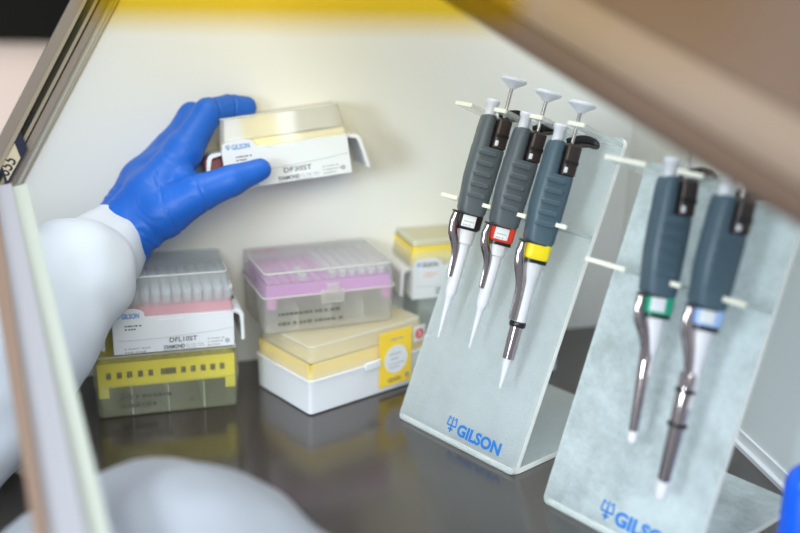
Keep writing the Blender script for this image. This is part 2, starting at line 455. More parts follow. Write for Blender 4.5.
# the room outside, seen past the guide
bm = BM(); prism(bm, [V((-3.0, 2.6, -.8)), V((1.5, 2.6, -.8)), V((1.5, 2.6, 1.8)), V((-3.0, 2.6, 1.8))], .05, V((0, 1, 0)))
struct('wall_room', bm, 'room')
c0 = at(-200, 30, 2.45); c1 = at(160, 30, 2.45)
bm = BM(); rbox(bm, c0.x, 2.28, c0.z, c1.x, 2.597, c0.z + .5, .01)
tag(obj('wall_cupboard', bm, 'roomdark'), 'black cupboard on the beige room wall at the top left corner', 'cupboard')

# ------------------------------------------------------------------ acrylic stands and pipettes
def stand(A, B, lean, depth, mname, label, shelf_lo, shelf_hi, slots, Lp):
    w = (B - A); W = w.length; w.normalize()
    root = thing('pipette_stand', label, 'pipette stand', frame(A, w), 'frosted acrylic stands')
    s = V((0, math.sin(lean), math.cos(lean))); nf = V((0, -math.cos(lean), math.sin(lean))); X = V((1, 0, 0))
    T = .0046
    def sheet(bm, O, a, b, c, la, lb, t, r=.006):
        """rounded sheet at O spanning la*a, lb*b, thickness t along c; slot 1 = sawn edges"""
        loops = []
        for k in (0, 1):
            loops.append([O + a * p.x + b * p.y + c * (t * k) for p in rr(0, 0, la, lb, r, 0, 4)])
        vs = [[bm.verts.new(p) for p in lp_] for lp_ in loops]; n = len(vs[0])
        bm.faces.new(vs[0][::-1]); bm.faces.new(vs[1])
        for k in range(n):
            f = bm.faces.new((vs[0][k], vs[0][(k + 1) % n], vs[1][(k + 1) % n], vs[1][k])); f.material_index = 1
    bm = BM(); sheet(bm, V((0, .0015, .0004)), X, V((0, 1, 0)), V((0, 0, 1)), W, depth, T)
    obj('base_plate', bm, [mname, 'edge'], root, smooth=False)
    bm = BM(); sheet(bm, V((0, 0, .0003)), X, s, -nf, W, Lp, T, .005)
    obj('front_panel', bm, [mname, 'edge'], root, smooth=False)
    for nm, (L, h) in (('lower_shelf', shelf_lo), ('upper_shelf', shelf_hi)):
        bm = BM(); O = s * L
        spans = []; x = 0
        for u, hw in slots:
            spans.append((x, u - hw)); x = u + hw
        spans.append((x, W))
        box_ = lambda x0, x1, h0, h1: [O + X * x0 + nf * h0, O + X * x1 + nf * h0, O + X * x1 + nf * h1, O + X * x0 + nf * h1]
        prism(bm, box_(0, W, .0, .010), .0030, s)
        for x0, x1 in spans:
            if x1 - x0 < .001: continue
            prism(bm, box_(x0, x1, .010, h - .0015), .0030, s)
            prism(bm, box_(x0, x1, h - .0015, h), .0030, s, mi=1)
        obj(nm, bm, ['acrylclear', 'tooth'], root, smooth=False)
    return root, W, s, nf, w

A1, B1 = on_z(398, 418), on_z(513, 477)
A2, B2 = on_z(542, 502), on_z(688, 579)
L1 = rad(23.3); L2 = rad(21.0)
wd1 = (B1 - A1).length; wd2 = (B2 - A2).length
st1, W1, s1, nf1, w1 = stand(A1, B1, L1, .139, 'acryl', 'finely frosted acrylic stand on the worktop holding three grey pipettes',
                             (.184, .034), (.255, .051), [(.030, .0120), (.066, .0120), (.102, .0120)], .262)
st2, W2, s2, nf2, w2 = stand(A2, B2, L2, .130, 'acryl2', 'nearer pebbled acrylic stand at lower right holding two blue grey pipettes',
                             (.172, .036), (.240, .049), [(.045, .0120), (.087, .0120)], .250)
def emblem(root, s, nf, x, z, size, w_letters, word='GILSON'):
    m4 = Matrix((V((1, 0, 0)), s, nf)).transposed().to_4x4(); m4 = Matrix.Translation(V((x, 0, 0)) + s * z + nf * .0002) @ m4
    text('lettering', word, size, 'ink', root, m4, .042, width=w_letters)
    bm = BM(); trident(bm, m4 @ Matrix.Translation((-size * .55, -.05 * size, 0)), size * 1.0); obj('emblem', bm, 'ink', root, smooth=False)
emblem(st1, s1, nf1, .0640, .0095, .0125, .046)
emblem(st2, s2, nf2, .0590, .0100, .0130, .049)

def pipette(tip, top, label, kind, grip='slate', ring='black'):
    ax = top - tip; Ln = ax.length; k = Ln / .200
    root = thing('pipette', label, 'pipette', frame_z(tip, ax, RT + FW * .15), 'pipettes in the acrylic stands')
    kb = k * {'y': .935, 'b': .83}.get(kind, 1.0)            # longer lower ends keep the same sort of body
    zb = Ln - (.200 - .0925) * kb
    z = lambda v: Ln - (.200 - v) * kb if v >= .0925 else v / .0925 * zb
    # local: +x right, -y towards the viewer
    bot, step, bt = .1055, .1615, .187
    bm = BM()
    prof = [(bot, -.0088, .0095), (bot + .003, -.0103, .0108), (bot + .030, -.0120, .0118), (bot + .046, -.0118, .0122), (step - .001, -.0117, .0122), (step, -.0115, .0118)]
    loft(bm, [rr(a, -.0105, b, .0105, .0055, z(v), 4) for v, a, b in prof])
    loft(bm, [rr(a, -.0103, b, .0103, .0055, z(v), 4) for v, a, b in ((step - .002, -.0114, .0004), (step + .012, -.0113, .0004), (bt - .004, -.0108, .0002), (bt - .001, -.0098, -.0004), (bt, -.0082, -.0014))])
    obj('grip', bm, grip, root)
    for j in range(5):
        bm = BM(); zc = z(bot + .016 + j * .0088)
        loft(bm, [[V((p.x, -.0100 - d, p.y)) for p in rr(-.0085 + e, zc - .0021 + e, .0065 - e, zc + .0021 - e, .0020, 0, 4)] for d, e in ((0, 0), (.0011, .0002), (.0016, .0009))])
        obj('grip_ridge', bm, grip, root)
    bm = BM(); rbox(bm, .0010, -.0098, z(step - .0005), .0122, .0100, z(step + .0255), .0025)
    obj('counter_block', bm, 'brownblack', root)
    bm = BM(); rbox(bm, .0024, -.0104, z(step + .0025), .0050, -.0095, z(step + .0070), .0006); obj('counter_window', bm, 'white', root)
    bm = BM(); rbox(bm, .0014, -.0106, z(step + .0095), .0118, -.0096, z(step + .0125), .0004); obj('counter_rib', bm, 'black', root)
    # thumb rest hook: black loop leaving the back of the head to the right
    bm = BM()
    tube(bm, smooth_path([(.004, .004, z(.1875)), (.011, .006, z(.1915)), (.019, .009, z(.1938)), (.0255, .009, z(.1928)), (.0255, .006, z(.1895)), (.019, .003, z(.1892)), (.010, .0, z(.1865))], 6), [(.0012, .0034)] * 37, 8)
    obj('finger_hook', bm, 'black', root)
    bm = BM(); lathe(bm, [(.0042, z(bt - .003)), (.0042, z(bt + .0080)), (.0053, z(bt + .0098)), (.0053, z(.1990)), (.0045, z(.1998))], 20, -.0050, 0)
    obj('ejector_button', bm, 'whitecap', root)
    bm = BM(); lathe(bm, [(.0015, z(step + .015)), (.0015, z(.2150))], 14, .0072, .003); obj('push_rod', bm, 'steel', root)
    bm = BM(); lathe(bm, [(.0030, z(.2125)), (.0045, z(.2145)), (.0085, z(.2170)), (.0102, z(.2185)), (.0103, z(.2200)), (.0085, z(.2210)), (.0040, z(.2206))], 24, .0072, .003)
    obj('plunger_knob', bm, 'whitecap', root)
    # collar
    c0, c1 = .0925, .1055
    bm = BM(); loft(bm, [rr(-.0082 + e, -.0092 + e, .0100 - e, .0092 - e, .004, z(v), 4) for v, e in ((c0, .0014), (c0 + .002, .0002), (c1, 0))])
    obj('colour_ring', bm, ring, root)
    if ring != 'black':
        bm = BM(); loft(bm, [rr(-.0075, -.0085, .0093, .0085, .004, z(v), 4) for v in (c0 - .0022, c0 + .0004)]); obj('black_band', bm, 'black', root)
    if kind != 'y':
        x1 = .0040 if kind in 'pr' else .0030
        bm = BM(); rbox(bm, -.0068, -.0097, z(c0 + .0025), x1, -.0090, z(c1 - .001), .0006); lb = obj('paper_tag', bm, 'paper', root)
        if kind in 'pr':
            bm = BM(); print_lines(bm, face_front(-.0055, -.00972, 0), 0, z(c0 + .0065), .0075, 2, .0028, .0011, 3); obj('tag_print', bm, 'inkg', lb, smooth=False)
    # flat plate that carries the ejector arm
    bm = BM(); rbox(bm, -.0150, -.0106, z(bot - .0008), .0050, -.0005, z(bot + .0008), .002); obj('ejector_plate', bm, 'black', root)
    if kind in 'pr':
        sh = [(.0072, c0 + .001), (.0068, c0 - .011), (.0054, c0 - .0125), (.0050, c0 - .030), (.0046, .0420), (.0040, .0370)]
        bm = BM(); lathe(bm, [(r, z(v)) for r, v in sh][::-1], 20, .0012, 0); obj('shaft', bm, 'whitecap', root)
        bm = BM(); lathe(bm, [(.0005, 0), (.0009, z(.0015)), (.0019, z(.020)), (.0027, z(.034)), (.0037, z(.0375)), (.0037, z(.041))], 16, .0010, 0); obj('tip_cone', bm, 'whitecap', root)
        path = [(-.0112, -.004, .1060), (-.0118, -.004, .098), (-.0098, -.004, .088), (-.0062, -.004, .080), (-.0042, -.004, .070), (-.0036, -.004, .052)]
        wds = [(.0018, .0026), (.0024, .0034), (.0028, .0042), (.0022, .0038), (.0014, .0026), (.0010, .0018)]
    elif kind == 'y':
        sh = [(.0072, c0 + .001), (.0068, c0 - .011), (.0060, c0 - .0125), (.0056, c0 - .034), (.0055, .0480)]
        bm = BM(); lathe(bm, [(r, z(v)) for r, v in sh][::-1], 20, .0012, 0); obj('shaft', bm, 'whitecap', root)
        bm = BM(); lathe(bm, [(.0058, z(.0445)), (.0062, z(.0455)), (.0062, z(.0475)), (.0058, z(.0485))], 20, .0012, 0); obj('shaft_ring', bm, 'black', root)
        bm = BM(); lathe(bm, [(.0044, z(.0215)), (.0050, z(.0450))], 20, .0010, 0); obj('ejector_sleeve', bm, 'chrome', root)
        bm = BM(); lathe(bm, [(.0008, 0), (.0012, z(.0015)), (.0036, z(.0220))], 16, .0008, 0); obj('tip_cone', bm, 'whitecap', root)
        path = [(-.0112, -.004, .1060), (-.0118, -.004, .098), (-.0098, -.004, .088), (-.0068, -.004, .080), (-.0046, -.004, .070), (-.0042, -.004, .049)]
        wds = [(.0018, .0028), (.0026, .0036), (.0030, .0046), (.0026, .0044), (.0018, .0038), (.0016, .0034)]
    else:
        r0 = .0042 if kind == 'g' else .0056
        bm = BM(); lathe(bm, [(r, z(v)) for r, v in ((.0072, c0 + .001), (.0067, c0 - .013), (.0060, c0 - .020), (r0, c0 - .030), (r0, .050))][::-1], 20, .0014, 0); obj('shaft', bm, 'whitecap', root)
        bm = BM(); lathe(bm, [(r0 * .72, z(.010)), (r0 * .95, z(.046)), (r0 * 1.05, z(.066)), (r0 * .95, z(.068))], 20, -.0002, -.0004); obj('ejector_sleeve', bm, 'chrome', root)
        bm = BM(); lathe(bm, [(.0020 if kind == 'g' else .0034, z(.001)), (r0 * .80, z(.0030)), (r0 * .80, z(.0108))], 16, 0, 0); obj('tip_cone', bm, 'whitecap', root)
        if kind == 'b':
            for v in (.040, .058):
                bm = BM(); lathe(bm, [(r0 * 1.00, z(v - .001)), (r0 * 1.16, z(v - .0004)), (r0 * 1.16, z(v + .0008)), (r0 * 1.0, z(v + .0014))], 20, -.0002, -.0004); obj('shaft_ring', bm, 'black', root)
        path = [(-.0112, -.004, .1060), (-.0118, -.004, .098), (-.0098, -.004, .088), (-.0060, -.004, .080), (-.0030, -.004, .070), (-.0022, -.004, .060)]
        wds = [(.0018, .0026), (.0026, .0034), (.0030, .0042), (.0026, .0040), (.0018, .0034), (.0014, .0028)]
    pth = smooth_path([(a, b, z(c)) for a, b, c in path], 5)
    ws = []
    for q in range(len(pth)):
        t_ = q / (len(pth) - 1) * (len(wds) - 1); a = min(int(t_), len(wds) - 2); f = t_ - a
        ws.append(tuple(wds[a][c] * (1 - f) + wds[a + 1][c] * f for c in (0, 1)))
    bm = BM(); tube(bm, pth, ws, 12); obj('ejector_arm', bm, 'chrome', root)
    return root
def hang(A, root, nf, h, x, y):
    n = root.matrix_world.to_3x3() @ nf
    return on_plane(A + n * h, n, x, y)
bpy.context.view_layer.update()
for (tp, bt_, lab, kind, gr, rg) in (
        ((500, 101), (437, 337), 'grey pipette with a black ring and white tag, leftmost in the farther stand', 'p', 'slate', 'black'),
        ((534, 114), (468, 348), 'grey pipette with a red ring, middle of three in the farther stand', 'r', 'slate', 'red'),
        ((568, 126), (499, 388), 'grey pipette with a yellow ring and short steel sleeve in the farther stand', 'y', 'slate2', 'yel')):
    pipette(hang(A1, st1, nf1, .022, *bt_), hang(A1, st1, nf1, .040, *tp), lab, kind, gr, rg)
for (tp, bt_, lab, kind, gr, rg) in (
        ((680, 159), (631, 445), 'blue grey pipette with a green ring, left one in the nearer stand', 'g', 'slate2', 'green'),
        ((737, 179), (659, 500), 'blue grey pipette with a pale blue ring, partly behind the brown sash frame', 'b', 'slate2', 'lblue')):
    pipette(hang(A2, st2, nf2, .022, *bt_), hang(A2, st2, nf2, .040, *tp), lab, kind, gr, rg)

# ------------------------------------------------------------------ tip boxes
def deck(bm, x0, y0, x1, y1, z, nx, ny, pitch, rh, depth, skip=None):
    """rack top with round holes"""
    gx0 = (x0 + x1 - nx * pitch) / 2; gy0 = (y0 + y1 - ny * pitch) / 2
    for a in range(nx):
        for b in range(ny):
            cx, cy = gx0 + (a + .5) * pitch, gy0 + (b + .5) * pitch; h = pitch / 2
            sq = [(h, 0), (h, h), (0, h), (-h, h), (-h, 0), (-h, -h), (0, -h), (h, -h)]
            so = [bm.verts.new((cx + u, cy + v, z)) for u, v in sq]
            si = [bm.verts.new((cx + rh * math.cos(k * math.pi / 4), cy + rh * math.sin(k * math.pi / 4), z)) for k in range(8)]
            sb_ = [bm.verts.new((cx + rh * .9 * math.cos(k * math.pi / 4), cy + rh * .9 * math.sin(k * math.pi / 4), z - depth)) for k in range(8)]
            for k in range(8):
                j = (k + 1) % 8
                bm.faces.new((so[k], so[j], si[j], si[k])); bm.faces.new((si[k], si[j], sb_[j], sb_[k]))
            bm.faces.new(sb_[::-1])
    for (a0, b0, a1, b1) in ((x0, y0, x1, gy0), (x0, gy0 + ny * pitch, x1, y1), (x0, gy0, gx0, gy0 + ny * pitch), (gx0 + nx * pitch, gy0, x1, gy0 + ny * pitch)):
        bm.faces.new([bm.verts.new(p) for p in ((a0, b0, z), (a1, b0, z), (a1, b1, z), (a0, b1, z))])
    return gx0, gy0
def lid_edge(bm, x0, y0, x1, y1, z, r=.004, t=.0007):
    lp_ = rr(x0, y0, x1, y1, r, z); tube(bm, lp_ + [lp_[0], lp_[1]], t, 6, False, mi=1)
def frame_wall(bm, x0, y0, z0, x1, y1, z1, t):
    box(bm, x0, y0, z0, x1, y0 + t, z1); box(bm, x0, y1 - t, z0, x1, y1, z1)
    box(bm, x0, y0 + t, z0, x0 + t, y1 - t, z1); box(bm, x1 - t, y0 + t, z0, x1, y1 - t, z1)
def tip_mesh(h=.0115, r=.0036):
    bm = BM(); lathe(bm, [(r * .62, -.014), (r * .8, 0), (r * .86, .001), (r * .9, h * .55), (r, h * .6), (r, h), (r * .7, h + .00005), (r * .68, h * .5)], 10)
    me = bpy.data.meshes.new('pipette_tip'); bmesh.ops.recalc_face_normals(bm, faces=bm.faces); bm.to_mesh(me); bm.free(); me.materials.append(M['tip']); me.shade_smooth(); return me
def place_tips(root, me, spots, label, group):
    proto = bpy.data.objects.new('pipette_tip', me); COL.objects.link(proto); tag(proto, label, 'pipette tip', group)
    for k, p in enumerate(spots):
        o = proto if k == 0 else proto.copy()
        if k: COL.objects.link(o)
        o.matrix_world = root.matrix_world @ Matrix.Translation(p)

# --- yellow rack box at the bottom left
FL = on_z(97, 421); FR = on_z(240, 406); yw = (FR - FL); WY = yw.length; DY = .082
yb = thing('tip_box', 'smoky clear tip box with bright yellow rack, standing on the worktop at left', 'tip box', frame(FL, yw))
H1 = .050
bm = BM(); shell(bm, 0, 0, 0.0003, WY, DY, .0285, .0015, .0014, .004); bs = obj('base', bm, 'cleary', yb)
bm = BM()
for q in (.25, .5, .75): box(bm, WY * q - .0005, .0016, .0018, WY * q + .0005, DY - .0016, .025)
obj('divider', bm, 'rib', bs, smooth=False)
bm = BM(); print_lines(bm, face_front(.020, -.0001, .0), 0, .0165, .038, 2, .0075, .0030, 5); print_lines(bm, face_front(.020, -.0001, 0), .055, .010, .004, 1, .006, .0028, 8)
obj('print', bm, 'inkm', bs, smooth=False)
# yellow rack with window openings along its skirt
bm = BM(); e = .003; zt, zb = .0475, .0265; fw_ = WY - 2 * e
cuts = [(.060, .095), (.135, .172), (.208, .247), (.287, .324), (.362, .398), (.452, .565), (.600, .637), (.672, .710), (.745, .783), (.817, .856), (.888, .925)]
xs = 0.0
w0, w1_ = .0335, .0395
def fx(v): return e + fw_ * v
for side in (0, 1):
    ya, yb_ = (e, e + .0015) if side == 0 else (DY - e - .0015, DY - e)
    box(bm, e, ya, zb, WY - e, yb_, w0); box(bm, e, ya, w1_, WY - e, yb_, zt)
    prev = 0.0
    for a, b in cuts + [(1.0, 1.0)]:
        box(bm, fx(prev), ya, w0, fx(a), yb_, w1_); prev = b
box(bm, e, e + .0015, zb, e + .0015, DY - e - .0015, zt); box(bm, WY - e - .0015, e + .0015, zb, WY - e, DY - e - .0015, zt)
for x in (e, WY - e - .008):
    box(bm, x, e, .0175, x + .008, e + .0015, zb); box(bm, x, DY - e - .0015, .0175, x + .008, DY - e, zb)
deck(bm, e, e, WY - e, DY - e, zt, 12, 8, .0088, .0028, .008)
obj('yellow_rack', bm, 'yellow', yb, smooth=False, label='bright yellow rack with a row of small windows')
bm = BM(); shell(bm, -.0008, -.0008, .0290, WY + .0008, DY + .0008, H1 + .004, .0018, .0012, .004, 'bottom'); lid_edge(bm, .0012, .0012, WY - .0012, DY - .0012, H1 + .0034); obj('lid', bm, ['cleary2', 'rib'], yb)

# --- refill cassette: white tray with card, rack, clear lid
def cassette(root, W, D, th, rk, lh, code, tipcol, lidm, rackname, card_line=True, logo=True, flaps=(1, 1), tray_m='white'):
    """th tray height, rk rack band, lh lid height"""
    bm = BM(); ins = .007
    # card front: sloped panel with raised semicircular tab at the left
    shell(bm, ins, .002, .0006, W - ins, D - .002, th, 0, .0014, .003); tr = obj('tray', bm, tray_m, root)
    for sx in (0, 1):
        if not flaps[sx]: continue
        bm = BM(); x0 = -.0005 if sx == 0 else W - .0060
        fl_ = .0045 if code == 'DF30ST' else .0; w_ = 0 if code == 'DF30ST' else -.0034
        q = [(W - .0075, th - .0008), (W + w_ + .0025, th - .0012), (W + w_ + .0055, th - .0045), (W + w_ + .0060 + fl_, .0035), (W + w_ + .0030 + fl_, .0030), (W + w_ + .0030, th - .0060), (W + w_ + .0015, th - .0038), (W - .0075, th - .0034)]
        poly = [V((a if sx else W - a, .004, b)) for a, b in q]
        prism(bm, poly, D - .008, V((0, 1, 0)))
        bmesh.ops.bevel(bm, geom=list(bm.edges), offset=.0008, segments=2, affect='EDGES')
        obj('side_flap', bm, tray_m, root)
    # card sleeve on the front
    bm = BM(); pts = [V((ins, 0, .0015)), V((W - ins, 0, .0015)), V((W - ins, 0, th)), V((W * .62, 0, th + .001))]
    pts += [V((W * .56, 0, th - .0025)), V((W * .40, 0, th - .0025)), V((W * .36, 0, th + .001))]
    tabw = (.06, .30)
    pts.append(V((W * tabw[1], 0, th + .001)))
    for k in range(0, 9):
        a = math.pi * k / 8; pts.append(V((W * ((tabw[0] + tabw[1]) / 2) + W * .12 * math.cos(a) * .98, 0, th + .001 + .0075 * math.sin(a) ** .6)))
    pts.append(V((ins, 0, th + .001)))
    prism(bm, pts, .0008, V((0, -1, 0))); cd = obj('label_card', bm, 'paper', root, smooth=False)
    yf = -.00085
    if logo:
        text('logo_lettering', 'GILSON', .0058, 'inkd' if logo == 2 else 'ink', cd, face_front(W * .13, yf, th + .0005), .02, width=W * .125)
        bm = BM(); trident(bm, face_front(W * .105, yf, th + .0005), .0045); obj('emblem', bm, 'ink', cd, smooth=False)
        bm = BM(); print_lines(bm, face_front(W * .15, yf, 0), 0, th - .0065, .012, 2, .0028, .0013, 4); obj('small_print', bm, 'inko' if logo == 2 else 'inkd', cd, smooth=False)
    if card_line:
        bm = BM(); z0 = th * .42
        tube(bm, smooth_path([(ins + .004, yf, z0 + .000), (W * .35, yf, z0), (W * .75, yf, z0 + .0022), (W * .86, yf, z0 + .0035), (W - ins - .001, yf, z0 + .0040)], 5), .00022, 5); obj('card_seam', bm, 'inkg', cd)
    if code:
        text('product_code', code, .0056, 'inkd', cd, face_front(W * .46, yf, th * .28), .012, width=W * .20)
        text('product_word', 'DIAMOND', .0044, 'inkd', cd, face_front(W * .42, yf, th * .10), .03, width=W * .15)
        text('product_word', 'FILTER TIPS', .0042, 'inkg', cd, face_front(W * .58, yf, th * .10), 0, width=W * .13)
        bm = BM(); mm = face_front(0, yf, 0)
        print_lines(bm, mm, W * .14, th * .16, W * .18, 2, .0030, .0015, 11); print_lines(bm, mm, W * .42, th * .04, W * .24, 1, .003, .0013, 13, 1)
        print_lines(bm, mm, W * .74, th * .27, W * .12, 3, .0028, .0014, 17)
        obj('small_print', bm, 'inkg', cd, smooth=False)
        bm = BM(); c = face_front(W * .885, yf, th * .2)
        loft(bm, [[c @ p for p in circ(.0021, 0, 14)], [c @ p for p in circ(.0021, .00006, 14)]]); obj('round_mark', bm, 'inkg', cd, smooth=False)
    bm = BM(); i2 = .008; z0, z1 = th - .004, th + rk
    frame_wall(bm, i2, .0035, z0, W - i2, D - .0035, z1, .0015)
    g = deck(bm, i2, .0035, W - i2, D - .0035, z1, 12 if W > .1 else 10, 8 if D > .075 else 6, .0083, .0028, .007)
    obj('rack', bm, tipcol, root, smooth=False, label=rackname)
    bm = BM(); shell(bm, i2 - .0022, .0012, th + .0008, W - i2 + .0022, D - .0012, th + lh, .004, .0011, .004, 'bottom'); lid_edge(bm, i2 + .0022, .0056, W - i2 - .0022, D - .0056, th + lh - .0006); obj('lid', bm, [lidm, 'rib'], root)
    return g, z1
top1 = frame(yb.matrix_world @ V((.010, .0005, H1 + .0043)), yw)
WD = WY - .006
dfl = thing('tip_cassette', 'white card refill tray with coral pink rack and bluish lid, lying on the yellow box', 'tip cassette', top1)
g, zr = cassette(dfl, WD, .078, .031, .0085, .033, 'DFL10ST', 'pink', 'clearb', 'coral pink rack')
bpy.context.view_layer.update()
tm = tip_mesh()
place_tips(dfl, tm, [V((g[0] + (a + .5) * .0083, g[1] + (b + .5) * .0083, zr)) for b in range(8) for a in range(12)],
           'small clear tip standing in the coral pink rack under the bluish lid', 'tips in the coral pink rack')

# --- white box with yellow rack under a frosted lid
NC = on_z(310, 417); aw = rad(40.0)
wdv = V((math.cos(aw), math.sin(aw), 0)); WW, DW = .127, .081
wb = thing('tip_box', 'white based tip box with frosted lid and yellow sticker, lying on the worktop', 'tip box', frame(NC, wdv))
hb, hl = .0305, .0590
bm = BM(); shell(bm, 0, 0, .0003, WW, DW, hb, .0006, .0018, .0035)
obj('base', bm, 'white', wb)
bm = BM(); loft(bm, [rr(-.0012, -.0012, WW + .0012, DW + .0012, .0045, hb - .0010), rr(-.0012, -.0012, WW + .0012, DW + .0012, .0045, hb + .0008), rr(.0016, .0016, WW - .0016, DW - .0016, .003, hb + .0008), rr(.0016, .0016, WW - .0016, DW - .0016, .003, hb - .0010), rr(-.0012, -.0012, WW + .0012, DW + .0012, .0045, hb - .0010)], False, False)
obj('rim', bm, 'white', wb)
bm = BM(); frame_wall(bm, .0022, .0022, .012, WW - .0022, DW - .0022, hb + .0145, .0015)
deck(bm, .0022, .0022, WW - .0022, DW - .0022, hb + .0145, 12, 7, .0088, .0027, .008); obj('rack', bm, 'gold', wb, smooth=False, label='warm yellow rack')
bm = BM(); shell(bm, .0002, .0002, hb + .001, WW - .0002, DW - .0002, hl, .0035, .0013, .005, 'bottom'); lid_edge(bm, .004, .004, WW - .004, DW - .004, hl - .0006, .005); obj('lid', bm, ['frosty', 'rib'], wb, label='frosted translucent lid')
bm = BM(); rbox(bm, WW * .44, -.0034, hb - .0035, WW * .57, -.0010, hb + .0035, .0008); obj('clasp', bm, 'white', wb)
# yellow sticker folded over the seam
sx0, sx1 = WW * .565, WW * .845
bm = BM(); rbox(bm, sx0, -.0021, .0065, sx1, -.0013, .0560, .0003, .0001); sk = obj('sticker', bm, 'sticker', wb, smooth=False, label='yellow sticker with a white disc')
bm = BM(); c = face_front((sx0 + sx1) / 2, -.0022, .0300)
loft(bm, [[c @ p for p in circ(.0128, 0, 28)], [c @ p for p in circ(.0128, .0002, 28)]]); obj('disc', bm, 'paper', sk, smooth=False)
bm = BM(); m5 = face_front(0, -.0025, 0)
print_lines(bm, m5, sx0 + .010, .0345, .016, 1, .004, .0017, 21); print_lines(bm, m5, sx0 + .012, .0300, .012, 1, .004, .0017, 22)
print_lines(bm, m5, sx0 + .010, .0255, .016, 2, .0032, .0013, 23); print_lines(bm, m5, sx0 + .012, .0480, .012, 1, .004, .0018, 24, 1)
obj('small_print', bm, 'inkg', sk, smooth=False)
text('logo_lettering', 'GILSON', .0050, 'inkd', sk, face_front(sx0 + .009, -.00215, .0095), .02, width=.014)
bm = BM(); trident(bm, face_front(sx1 - .005, -.00215, .0095), .0050); obj('emblem', bm, 'ink', sk, smooth=False)
bm = BM(); rbox(bm, WW * .87, -.0006, hb + .009, WW * .975, .0002, hb + .0235, .0003, .0001); rs = obj('seal_sticker', bm, 'paper', wb, smooth=False, label='small square sticker with a red spot')
bm = BM(); c = face_front(WW * .922, -.0007, hb + .0162)
loft(bm, [[c @ p for p in circ(.0048, 0, 20)], [c @ p for p in circ(.0048, .0002, 20)]]); obj('red_spot', bm, 'inkr', rs, smooth=False)
text('numeral', '3', .0070, 'paper', rs, face_front(WW * .922, -.00092, hb + .0138), .02, 'CENTER')

# --- orchid rack box lying across the white box
PL, PR = on_z(264.8, 336, hl + .0004), on_z(394, 320.5, hl + .0004)
pw = PR - PL; WP = pw.length; DP = .080
pbx = thing('tip_box', 'clear hinged tip box with orchid purple rack, lying on the white based box', 'tip box', frame(PL, pw))
hp0, hp1 = .0325, .0535
bm = BM(); shell(bm, 0, 0, 0, WP, DP, hp0, .0012, .0013, .004); pb0 = obj('base', bm, 'clear', pbx)
bm = BM()
for q in (.25, .5, .75): box(bm, WP * q - .0006, .0016, .0014, WP * q + .0006, DP - .0016, .022)
obj('divider', bm, 'rib', pb0, smooth=False)
bm = BM(); print_lines(bm, face_front(.012, -.0001, 0), 0, .0160, .052, 1, .006, .0026, 31, 1); print_lines(bm, face_front(.012, -.0001, 0), 0, .0075, .055, 1, .006, .0028, 32, 1)
obj('print', bm, 'inkm', pb0, smooth=False)
bm = BM(); e = .003; zt = .0425
frame_wall(bm, e, e, .0300, WP - e, DP - e, zt, .0015)
for x in (e, WP - e - .008):
    box(bm, x, e, .0215, x + .008, e + .0015, .0300); box(bm, x, DP - e - .0015, .0215, x + .008, DP - e, .0300)
pg = deck(bm, e, e, WP - e, DP - e, zt, 12, 8, .0088, .0027, .008); obj('rack', bm, 'purple', pbx, smooth=False, label='orchid purple rack with rows of holes')
bm = BM(); shell(bm, -.0002, -.0002, hp0 + .0002, WP + .0002, DP + .0002, hp1, .0012, .0012, .004, 'bottom'); lid_edge(bm, .0014, .0014, WP - .0014, DP - .0014, hp1 - .0006, .004, .0009); pld = obj('lid', bm, ['hazy', 'rib'], pbx)
bm = BM(); rim = rr(-.0008, -.0008, WP + .0008, DP + .0008, .0045, 0)
tube(bm, [V((p.x, p.y, hp0)) for p in rim] + [V((rim[0].x, rim[0].y, hp0))], .0007, 6, False); obj('seam_rim', bm, 'rib', pbx)
bm = BM(); rbox(bm, WP * .42, -.0042, hp0 - .0085, WP * .60, -.0008, hp0 + .0030, .0010); rbox(bm, WP * .46, -.0046, hp0 + .0005, WP * .56, -.0008, hp0 + .0085, .0008)
obj('clasp', bm, 'clear', pbx, label='clear moulded clasp')
bm = BM(); print_lines(bm, Matrix.Translation((.008, DP - .013, hp1 + .00005)), 0, 0, .024, 1, .004, .0028, 33, 1); obj('lid_print', bm, 'inkr', pld, smooth=False)
bpy.context.view_layer.update()
tm2 = tip_mesh(.0060, .0034)
place_tips(pbx, tm2, [V((pg[0] + (a + .5) * .0088, pg[1] + (b + .5) * .0088, zt)) for b in range(8) for a in range(6, 12)] +
           [V((pg[0] + 3.5 * .0088, pg[1] + (b + .5) * .0088, zt)) for b in range(3)],
           'small clear tip standing in the orchid purple rack', 'tips in the orchid purple rack')

# --- frosted cassette with yellow rack at the back, on a clear box
BO = V((.0045, .896, 0)); by = rad(19.5); bx = V((math.cos(by), math.sin(by), 0))
cbx = thing('tip_box', 'plain clear tip box on the worktop behind the white based box', 'tip box', frame(BO + V((.012, .012, 0)), bx))
bm = BM(); shell(bm, 0, 0, .0003, .112, .044, .034, .001, .0014, .004); obj('base', bm, 'frost', cbx)
bm = BM(); shell(bm, .0004, .0004, .0345, .1116, .0436, .0638, .002, .0014, .004, 'bottom'); obj('lid', bm, 'frost', cbx)
bcs = thing('tip_cassette', 'white card refill tray with yellow rack and tall frosted lid behind the stand', 'tip cassette', frame(BO + V((0, 0, .0642)), bx))
cassette(bcs, .122, .066, .031, .019, .024, None, 'gold', 'frost', 'warm yellow rack', True, 2)
bm = BM(); print_lines(bm, face_front(.030, -.0010, 0), 0, .009, .014, 2, .0035, .0018, 41); obj('small_print', bm, 'inkd', bcs, smooth=False)
